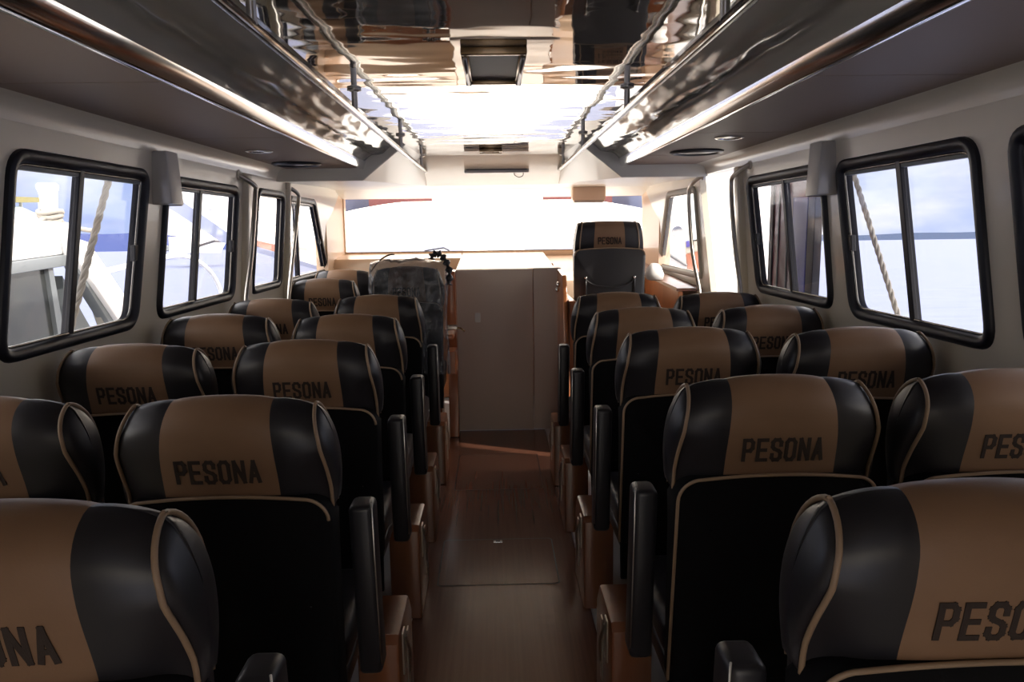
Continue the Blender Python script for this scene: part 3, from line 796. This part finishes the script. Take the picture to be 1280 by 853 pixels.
# ------------------------------------------------------------------ helm seat
t = empty('helm_seat', (.795, 5.10, 0)); W = .225
def hrect(hw, z0, z1, r):
    return rpoly([(-hw, z0), (hw, z0), (hw*.96, z1), (-hw*.96, z1)], r, 6)
def strip(x0, x1, y0, y1, z0, z1, r):
    bm = bmesh.new()
    pr = catmull([(y0+.018, z0, 0), (y0+.004, z0+.05, 0), (y0, z0+.12, 0), (y0+.008, z1-.025, 0), (y0+.04, z1, 0), (y1-.03, z1, 0), (y1, z1-.04, 0), (y1+.005, z0+.08, 0), (y1-.005, z0, 0)], 4)
    n = 5; g = []
    for i in range(n+1):
        x = x0+(x1-x0)*i/n
        g.append([bm.verts.new((x*(1-.10*max(0, (p.y-z0)/(z1-z0))**2), p.x+.02*(abs(x)/.24)**3, p.y-.012*(abs(x)/.24)**3)) for p in pr])
    for i in range(n):
        for k in range(len(pr)-1): bm.faces.new((g[i][k], g[i][k+1], g[i+1][k+1], g[i+1][k]))
    bm.faces.new(g[0][::-1]); bm.faces.new(g[-1])
    return bm, pr
bm, pr = strip(-.108, .108, 0, .13, 1.305, 1.502, .03); hr = build('headrest', bm, M['tan'], t, angle=50)
build('lettering', lettering(lambda x, z: Vector((x, -.004, z)), 1.372, .042, .0165, .0115, .0065), M['letter'], hr)
for s in (-1, 1):
    bm, pr = strip(s*.108, s*.238, 0, .13, 1.305, 1.502, .03); h = build('headrest_side', bm, M['black'], t, angle=50)
    bm = bmesh.new(); x = s*.205
    add_tube(bm, [(x*(1-.10*max(0, (p.y-1.305)/.197)**2), p.x+.008-.003, p.y-.004) for p in pr[:22]], .004, 8); build('piping', bm, M['piping'], h, smooth=True)
bm = bmesh.new(); add_prism(bm, [(x, -.016, z) for x, z in body_outline(.246, .62, 1.325, .045)], (0, .10, 0), .016, 3); hb = build('backrest', bm, M['black'], t, angle=50)
bm = bmesh.new(); add_tube(bm, [(x, -.015, z) for x, z in inset(body_outline(.246, .62, 1.325, .045), .004)[2:]], .004, 8); build('piping', bm, M['piping'], hb, smooth=True)
bm = bmesh.new(); add_tube(bm, catmull([(-.165, -.022, 1.115), (-.16, -.026, 1.10), (-.10, -.028, 1.068), (0, -.028, 1.055), (.10, -.028, 1.068), (.16, -.026, 1.10), (.17, -.022, 1.12)], 6), .006, 8)
net = build('pocket_cord', bm, M['blackp'], hb, smooth=True)
for s in (-1, 1):
    bm = bmesh.new(); add_tube(bm, [(s*.168, -.024, 1.125), (s*.168, -.026, 1.0)], .008, 8); build('pocket_strut', bm, M['blackp'], hb, smooth=True)
    bm = bmesh.new(); add_lathe(bm, [(.008, -.040), (.010, -.034), (.008, -.026)], (s*.168, 0, 1.122), 10, 'y'); build('hook', bm, M['chrome'], hb, smooth=True)
bm = bmesh.new(); add_box(bm, -.23, .23, .08, .55, .64, .74, .035, 3); build('seat_cushion', bm, M['black'], t, angle=50)
bm = bmesh.new(); add_box(bm, -.15, .15, .15, .45, .004, .64, .02, 3); build('pedestal', bm, M['wood'], t, angle=50)
tag(t, 'tall helm seat with lettered tan headrest standing above the others, front right', 'seat')

# ------------------------------------------------------------------ plastic cover over the front left seat
bm = bmesh.new(); nx, nz = 30, 34
def cover_pt(u, v):
    # u around (-1..1) wraps over the width and sides, v from low rear over the top to front
    x = max(-.245, min(.245, u*.30)); side = max(0, abs(u*.30)-.245)
    L = v*1.05
    if L < .72: y, z = -.012-.03*math.sin(L*4), .55+L*.96
    else:
        a = (L-.72)/.33*PI*.8; y = .075-.095*math.cos(a); z = 1.24+.04*math.sin(a)
    y += side*1.6
    w = .010*math.sin(9*u+7*v)+.008*math.sin(23*v-5*u)+.006*math.sin(31*u+11*v)
    return Vector((x*(1+.02*math.sin(14*v))+.3*w, y-abs(w)*1.3-.004, z+w*.6-.02*abs(u)**3))
g = [[bm.verts.new(cover_pt(-1+2*i/nx, j/nz)) for i in range(nx+1)] for j in range(nz+1)]
for j in range(nz):
    for i in range(nx): bm.faces.new((g[j][i], g[j][i+1], g[j+1][i+1], g[j+1][i]))
for v in bm.verts: v.co += Vector((-.545, 4.70, 0))
o = build('plastic_cover', bm, M['plastic'], smooth=True); tag(o, 'wrinkled clear plastic cover draped over the front left aisle seat', 'plastic cover')
# crumpled bag heap on top and dark twisted strap
bm = bmesh.new()
add_tube(bm, catmull([(-.40, 4.76, 1.275), (-.39, 4.76, 1.305), (-.35, 4.75, 1.31), (-.31, 4.73, 1.27), (-.285, 4.70, 1.20), (-.29, 4.68, 1.12)], 6), [.018+.010*math.sin(k*1.7) for k in range(31)], 8)
o = build('dark_wrap', bm, M['black'], smooth=True); tag(o, 'dark shiny twisted wrap on the right shoulder of the plastic-covered seat', 'wrap')
bm = bmesh.new()
pp = catmull([(-.80, 4.80, 1.20), (-.74, 4.80, 1.27), (-.68, 4.80, 1.305), (-.64, 4.80, 1.31)], 5); add_tube(bm, pp, .006, 6)
o = build('bent_tube', bm, M['gold'], smooth=True); tag(o, 'thin bent brown tube sticking up left of the plastic-covered seat', 'tube')

# ------------------------------------------------------------------ outside
# sea, tilted as the hull trims
SL = -.0222
bm = bmesh.new(); 
N = 24; S = 3000
vs = [[bm.verts.new((-S+2*S*i/N, -200+(S+200)*j/N, -1.0+SL*(-200+(S+200)*j/N))) for i in range(N+1)] for j in range(N+1)]
for j in range(N):
    for i in range(N): bm.faces.new((vs[j][i], vs[j][i+1], vs[j+1][i+1], vs[j+1][i]))
sea = build('sea', bm, M['sea'], smooth=True); struct(sea, 'calm pale blue sea outside the windows')
def ridge(name, az0, az1, dist, hfun, m, label, cat):
    bm = bmesh.new(); n = 80; A = []; B = []; Cc = []
    for i in range(n+1):
        az = math.radians(az0+(az1-az0)*i/n); x, y = dist*math.sin(az), dist*math.cos(az); zb = -1.0+SL*y
        x2, y2 = x*1.25, y*1.25
        A.append(bm.verts.new((x, y, zb-1))); B.append(bm.verts.new((x*1.08, y*1.08, zb+hfun(i/n)*dist+SL*y*.08))); Cc.append(bm.verts.new((x2, y2, -4+SL*y2)))
    for i in range(n):
        bm.faces.new((A[i], A[i+1], B[i+1], B[i])); bm.faces.new((B[i], B[i+1], Cc[i+1], Cc[i]))
    o = build(name, bm, m, smooth=True); return struct(o, label)
ridge('hills', -55, -16, 1500, lambda t: .0235*min(1, 3*t+.2)*min(1, 4*(1-t))+.0015*math.sin(17*t)+.001*math.sin(41*t), M['hill'], 'blue hills beyond the water on the left', 'hills')
ridge('far_shore', 14, 50, 1800, lambda t: .0085+.0012*math.sin(13*t)+.0008*math.sin(33*t), M['hill2'], 'thin dark far shore on the right horizon', 'shore')

# our own foredeck beyond the windshield
bm = bmesh.new()
add_prism(bm, [(-1.5, 6.75, 1.02), (1.5, 6.75, 1.02), (1.1, 9.5, 1.10), (.3, 11.5, 1.16), (-.3, 11.5, 1.16), (-1.1, 9.5, 1.10)], (0, 0, -.9), .04)
struct(build('trim_30', bm, M['boatw'], angle=40), 'white foredeck beyond the windshield')
# arched canvas visor above windshield
def visor(x0, x1, zf, m, nm, lab):
    bm = bmesh.new(); n = 14; A = []; B = []
    for i in range(n+1):
        x = x0+(x1-x0)*i/n; A.append((x, zf(x))); B.append((x, 1.79))
    add_prism(bm, [(x, 6.80, z) for x, z in A]+[(x, 6.80, z) for x, z in reversed(B)], (0, .025, 0))
    return bm
root = empty('visor_canvas', (0, 0, 0))
arch = lambda x: 1.715-.085*max(0, (abs(x)-.75)/.6)**1.5
build('mauve_band', visor(-1.12, -.55, arch, None, '', ''), M['mauve'], root)
build('mauve_band', visor(.45, 1.08, arch, None, '', ''), M['mauve'], root)
build('blue_corner', visor(-1.40, -1.12, arch, None, '', ''), M['bluec'], root)
build('blue_corner', visor(1.08, 1.42, arch, None, '', ''), M['bluec'], root)
tag(root, 'arched mauve and blue canvas showing at the top corners of the windshield', 'canvas')

# sliding door slid aft outside second right window
root = empty('slid_door', (1.52, 3.74, 0))
def xp(a, b, z0, z1, m, nm, x=0., par=None, th=.03):
    bm = bmesh.new(); add_box(bm, x, x+th, a, b, z0, z1, .004); return build(nm, bm, m, par)
xp(-.16, .33, .1, 1.68, M['maroon'], 'door_leaf', 0, root)
xp(-.24, -.16, .1, 1.69, M['rubber'], 'edge_stile', -.005, root, .04)
xp(-.155, .02, .1, 1.60, M['indigo'], 'indigo_panel', -.004, root, .004)
xp(.08, .092, .1, 1.66, M['boatg'], 'trim_line', -.006, root, .006)
xp(.20, .212, .1, 1.66, M['boatg'], 'trim_line', -.006, root, .006)
xp(.28, .33, .1, 1.72, M['rubber'], 'edge_stile', -.008, root, .02)
tag(root, 'dark maroon and indigo sliding door seen through the second right window', 'door')

# ropes
def rope(p0, p1, sag, r, lab):
    bm = bmesh.new(); n = 40; P = []
    p0, p1 = Vector(p0), Vector(p1)
    for i in range(n+1):
        t = i/n; P.append(p0.lerp(p1, t)+Vector((0, 0, -sag*4*t*(1-t))))
    L = (p1-p0).length
    d = (p1-p0).normalized(); u = d.cross(Vector((0, 1, 0))).normalized(); v = d.cross(u)
    for k in range(3):
        Q = []
        m = 160
        for i in range(m+1):
            t = i/m; a = t*L/(r*7)*2*PI*.6+k*2*PI/3; j = min(int(t*n), n-1); base = P[j].lerp(P[j+1], t*n-j)
            Q.append(base+(math.cos(a)*u+math.sin(a)*v)*r*.5)
        add_tube(bm, Q, r*.58, 6)
    o = build('mooring_rope', bm, M['rope'], smooth=True); return tag(o, lab, 'rope', 'mooring ropes outside the windows')
rope(onX(150, 170, -1.95), onX(70, 480, -1.95), 0, .017, 'thick twisted rope slanting outside the nearest left window')
rope(onX(1046, 150, 1.9), onX(1140, 450, 1.9), 0, .0135, 'thin twisted rope slanting outside the nearest right window')

def px_prism(pts, X, d, m, nm, par=None, bev=0., Xf=None):
    bm = bmesh.new(); P = [onX(u, v, X) for u, v in pts]
    add_prism(bm, P, (d, 0, 0), bev, 2); return build(nm, bm, m, par, angle=35)
# moored boat outside the nearest left windows
root = empty('moored_boat', (0, 0, 0)); XB = -3.0
px_prism([(-160, 285), (-60, 268), (92, 279), (96, 306), (88, 318), (-160, 352)], XB, -1.6, M['boatw'], 'coachroof', root, .03)
px_prism([(-160, 352), (88, 318), (94, 331), (-160, 372)], XB+.03, -1.5, M['boatg'], 'roof_band', root, .01)
px_prism([(-160, 372), (62, 335), (78, 400), (92, 520), (-160, 560)], XB-.03, -1.3, M['darkglass'], 'side_glass', root)
px_prism([(60, 334), (66, 333), (98, 520), (88, 520)], XB, -.05, M['boatg'], 'window_post', root)
px_prism([(-20, 352), (-14, 351), (22, 520), (12, 520)], XB, -.05, M['boatg'], 'window_post', root)
px_prism([(92, 296), (112, 303), (215, 455), (195, 470), (98, 325)], XB+.10, -.10, M['boatw'], 'sloping_brace', root, .012)
px_prism([(98, 325), (195, 470), (183, 478), (94, 334)], XB+.06, -.08, M['boatg'], 'brace_underside', root, .006)
px_prism([(108, 345), (190, 480), (165, 480), (130, 408)], XB+.02, -.05, M['beige'], 'brace_web', root, .006)
px_prism([(78, 345), (92, 372), (125, 430), (150, 480), (92, 480)], XB-.1, -.06, M['boatg'], 'fore_pane', root)
hullp = [onX(-160, 470, XB), onX(98, 440, XB), onX(150, 470, XB), onX(190, 520, XB)]
bm = bmesh.new(); add_prism(bm, hullp+[Vector((XB, 3.2, -1.4)), Vector((XB, -2, -1.4))], (-1.8, 0, 0), .03); build('hull', bm, M['boatw'], root)
bm = bmesh.new()
add_tube(bm, catmull([onX(133, 339, XB), onX(205, 322, XB), onX(228, 320, XB), onX(248, 327, XB), onX(266, 344, XB), onX(277, 368, XB), onX(278, 390, XB), onX(270, 440, XB)], 5), .022, 8)
build('handrail', bm, M['boatw'], root, smooth=True)
tag(root, 'white boat with smoked glass cabin moored beyond the nearest left window', 'boat')
# bollard and rope on its roof
b0 = onX(64, 280, XB-.25); sc = abs(XB-.25)/F*1.15
root = empty('mast_stub', b0)
bm = bmesh.new(); add_lathe(bm, [(.030, -.05), (.032, .04), (.040, .15), (.048, .17), (.048, .185), (.040, .195), (.01, .197)], (0, 0, 0), 24); build('post', bm, M['boatw'], root, angle=50)
for k in range(3):
    bm = bmesh.new(); add_tube(bm, [(.042*math.cos(a)*(1+.1*k), .042*math.sin(a)*(1+.1*k), .012+.022*k+.006*math.sin(2*a+k)) for a in [2*PI*i/20 for i in range(20)]], .013, 6, closed=True)
    build('rope_turn', bm, M['rope'], root, smooth=True)
for k, (dx, dy) in enumerate(((.06, .06), (.05, .12), (-.06, -.10))):
    bm = bmesh.new(); add_tube(bm, catmull([(0, .03, .03), (.03, .06, .0), (.08, .09+dy*.2, -.025), (.12, .11+dy*.4, -.035)] if dy > 0 else [(0, -.03, .03), (.0, dy, .01), (.03, dy*2, -.02)], 5), .012, 6)
    build('rope_tail', bm, M['rope'], root, smooth=True)
root.scale = (1.5, 1.5, 1.5)
tag(root, 'white post wound with rope on the roof of the left moored boat', 'post')
# olive roofed boat further left
root = empty('olive_boat', (0, 0, 0))
px_prism([(-160, 240), (54, 247), (54, 253), (-160, 254)], -6.0, -1.2, M['olive'], 'canopy', root)
px_prism([(-160, 258), (30, 258), (56, 270), (58, 285), (-160, 300)], -6.0, -1.6, M['tealg'], 'cabin', root, .05)
bm = bmesh.new()
for u in (0, 26, 50): add_tube(bm, [onX(u, 250, -6.2), onX(u, 262, -6.2)], .02, 6)
build('canopy_posts', bm, M['boatw'], root)
bm = bmesh.new(); add_prism(bm, [(-6, onX(-160, 285, -6).y, 1.6), (-6, onX(60, 285, -6).y, 1.55), (-6, onX(50, 330, -6).y, -1.5), (-6, onX(-160, 330, -6).y, -1.5)], (-2.2, 0, 0), .05)
build('hull', bm, M['boatw'], root)
tag(root, 'boat with an olive canopy behind the roped white post', 'boat')
# large white boat ahead on the left (through second, door and raked windows)
root = empty('white_boat', (0, 0, 0)); XW = -6.5
px_prism([(226, 240), (222, 248), (262, 275), (300, 302), (345, 316), (372, 325), (420, 340), (425, 300), (405, 286), (360, 300), (330, 292), (318, 285), (322, 205), (290, 215)], XW, -.5, M['boatw'], 'hull', root, .04)
px_prism([(305, 297), (345, 306), (345, 315), (305, 303)], XW+.02, -.04, M['boatb'], 'brown_strip', root)
px_prism([(345, 304), (362, 305), (362, 309), (345, 313)], XW+.03, -.06, M['boatg'], 'rubbing_block', root)
px_prism([(362, 302), (384, 306), (384, 318), (362, 311)], XW+.03, -.05, M['beige'], 'beige_panel', root)
px_prism([(272, 225), (278, 225), (268, 262), (262, 262)], XW+.05, -.05, M['beige'], 'stanchion', root)
bm = bmesh.new()
for v in (255, 268): add_tube(bm, [onX(300, v, XW+.1), onX(345, v+14, XW+.1), onX(420, v+34, XW+.1)], .012, 6)
build('rail_wires', bm, M['boatg'], root)
tag(root, 'large white boat with brown strip seen through the left door window', 'boat')
# small distant boat
root = empty('distant_boat', (0, 0, 0)); XD = -40.
px_prism([(248, 296), (286, 296), (276, 316), (249, 316)], XD, -4, M['boatw'], 'hull', root)
px_prism([(252, 288), (276, 288), (276, 296), (252, 296)], XD-1, -2, M['boatw'], 'deckhouse', root)
px_prism([(249, 306), (268, 300), (283, 303), (268, 303), (249, 309)], XD+.1, -.2, M['rubber'], 'bow_stripe', root)
tag(root, 'small distant white boat afloat, seen in the second left window', 'boat')
bm = bmesh.new()
o = px_prism([(206, 310), (210, 307), (222, 308), (226, 312), (224, 314), (206, 313)], -80., -6, M['boatg'], 'distant_skiff', None)
tag(o, 'tiny dark boat near the horizon in the second left window', 'boat')

# boat moored ahead on the right, its stern facing us
root = empty('stern_boat', (0, 0, 0)); YS = 8.4
def py_prism(pts, Y, d, m, nm, par, bev=0.):
    bm = bmesh.new(); add_prism(bm, [onY(u, v, Y) for u, v in pts], (0, d, 0), bev, 2); return build(nm, bm, m, par, angle=35)
py_prism([(812, 150), (1000, 150), (1000, 520), (812, 520)], YS, 2.5, M['boatw'], 'transom', root, .03)
py_prism([(852, 232), (880, 226), (880, 300), (858, 303)], YS-.03, .05, M['tealg'], 'cabin_panel', root)
py_prism([(851, 222), (880, 216), (880, 226), (852, 233)], YS-.05, .06, M['mauve'], 'awning_edge', root)
py_prism([(857, 303), (880, 297), (880, 312), (858, 317)], YS-.03, .05, M['beige'], 'beige_strip', root)
py_prism([(858, 301), (866, 300), (866, 308), (858, 309)], YS-.05, .05, M['indigo'], 'blue_box', root)
py_prism([(858, 318), (882, 312), (882, 350), (861, 350)], YS-.03, .05, M['boatb'], 'brick_panel', root)
bm = bmesh.new(); add_lathe(bm, [(.055, -.02), (.065, .0), (.065, .02)], onY(847, 290, YS-.01), 24, 'y'); build('porthole', bm, M['rubber'], root)
bm = bmesh.new(); add_tube(bm, [onY(838, 300, YS-.03), onY(857, 297, YS-.03)], .006, 6); build('rail', bm, M['boatg'], root)
bm = bmesh.new(); add_tube(bm, [onY(836, 318, YS-.03), onY(858, 332, YS-.03)], .02, 6); build('strut', bm, M['boatg'], root)
tag(root, 'white stern of a boat with round porthole outside the raked right window', 'boat')

# ------------------------------------------------------------------ light
sd = Vector((-1, .45, -.68)).normalized()
l = bpy.data.lights.new('sun', 'SUN'); l.energy = 4.0; l.angle = math.radians(1.0); l.color = (1, .90, .76)
lo = bpy.data.objects.new('sun', l); COL.objects.link(lo); lo.rotation_euler = sd.to_track_quat('-Z', 'Y').to_euler()

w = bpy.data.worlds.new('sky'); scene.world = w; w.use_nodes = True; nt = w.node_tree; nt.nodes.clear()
out = nt.nodes.new('ShaderNodeOutputWorld'); bg = nt.nodes.new('ShaderNodeBackground')
tc = nt.nodes.new('ShaderNodeTexCoord'); sep = nt.nodes.new('ShaderNodeSeparateXYZ'); nt.links.new(tc.outputs['Generated'], sep.inputs[0])
gr = nt.nodes.new('ShaderNodeValToRGB'); gr.color_ramp.elements[0].position = 0; gr.color_ramp.elements[0].color = (.50, .60, .88, 1)
gr.color_ramp.elements[1].position = .6; gr.color_ramp.elements[1].color = (.22, .34, .75, 1)
nt.links.new(sep.outputs['Z'], gr.inputs['Fac'])
mp = nt.nodes.new('ShaderNodeMapping'); mp.inputs['Scale'].default_value = (1.6, 1.6, 4.5); mp.inputs['Location'].default_value = (.4, .9, .2)
nt.links.new(tc.outputs['Generated'], mp.inputs['Vector'])
nz = nt.nodes.new('ShaderNodeTexNoise'); nz.inputs['Scale'].default_value = 2.2; nz.inputs['Detail'].default_value = 7; nz.inputs['Roughness'].default_value = .55
nt.links.new(mp.outputs['Vector'], nz.inputs['Vector'])
cr = nt.nodes.new('ShaderNodeMapRange'); cr.inputs['From Min'].default_value = .42; cr.inputs['From Max'].default_value = .66
nt.links.new(nz.outputs['Fac'], cr.inputs['Value'])
mx = nt.nodes.new('ShaderNodeMix'); mx.data_type = 'RGBA'; mx.inputs[7].default_value = (1.0, 1.0, 1.0, 1)
nt.links.new(cr.outputs['Result'], mx.inputs[0]); nt.links.new(gr.outputs['Color'], mx.inputs[6])
# bright haze dead ahead
hz = nt.nodes.new('ShaderNodeMapRange'); hz.interpolation_type = 'SMOOTHSTEP'; hz.inputs['From Min'].default_value = .90; hz.inputs['From Max'].default_value = .985
nt.links.new(sep.outputs['Y'], hz.inputs['Value'])
mx2 = nt.nodes.new('ShaderNodeMix'); mx2.data_type = 'RGBA'; mx2.inputs[7].default_value = (5., 4.3, 3.5, 1)
nt.links.new(hz.outputs['Result'], mx2.inputs[0]); nt.links.new(mx.outputs[2], mx2.inputs[6])
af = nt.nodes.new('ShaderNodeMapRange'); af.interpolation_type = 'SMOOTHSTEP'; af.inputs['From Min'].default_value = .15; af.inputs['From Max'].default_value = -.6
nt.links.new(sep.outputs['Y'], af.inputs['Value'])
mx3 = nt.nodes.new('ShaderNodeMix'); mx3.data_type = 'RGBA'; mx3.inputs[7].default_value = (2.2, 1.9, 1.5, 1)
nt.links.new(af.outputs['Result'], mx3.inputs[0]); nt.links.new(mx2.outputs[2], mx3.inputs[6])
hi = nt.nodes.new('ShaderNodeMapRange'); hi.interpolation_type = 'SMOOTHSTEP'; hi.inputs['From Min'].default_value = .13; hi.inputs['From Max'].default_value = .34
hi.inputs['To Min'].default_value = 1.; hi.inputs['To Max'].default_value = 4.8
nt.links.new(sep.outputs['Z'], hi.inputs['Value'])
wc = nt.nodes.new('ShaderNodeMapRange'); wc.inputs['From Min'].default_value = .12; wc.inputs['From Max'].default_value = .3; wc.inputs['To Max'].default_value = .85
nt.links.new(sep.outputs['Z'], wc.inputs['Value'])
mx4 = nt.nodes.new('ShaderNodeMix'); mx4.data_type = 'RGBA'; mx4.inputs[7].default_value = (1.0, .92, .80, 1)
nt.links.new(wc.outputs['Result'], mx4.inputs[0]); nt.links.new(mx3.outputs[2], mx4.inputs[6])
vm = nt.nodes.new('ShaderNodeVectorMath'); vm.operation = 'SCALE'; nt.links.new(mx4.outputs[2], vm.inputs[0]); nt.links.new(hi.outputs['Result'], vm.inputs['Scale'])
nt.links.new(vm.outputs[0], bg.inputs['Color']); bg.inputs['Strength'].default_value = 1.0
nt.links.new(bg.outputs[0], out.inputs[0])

scene.view_settings.view_transform = 'Standard'; scene.view_settings.look = 'None'
scene.view_settings.gamma = 1; scene.view_settings.use_curve_mapping = False; scene.view_settings.exposure = 0.32
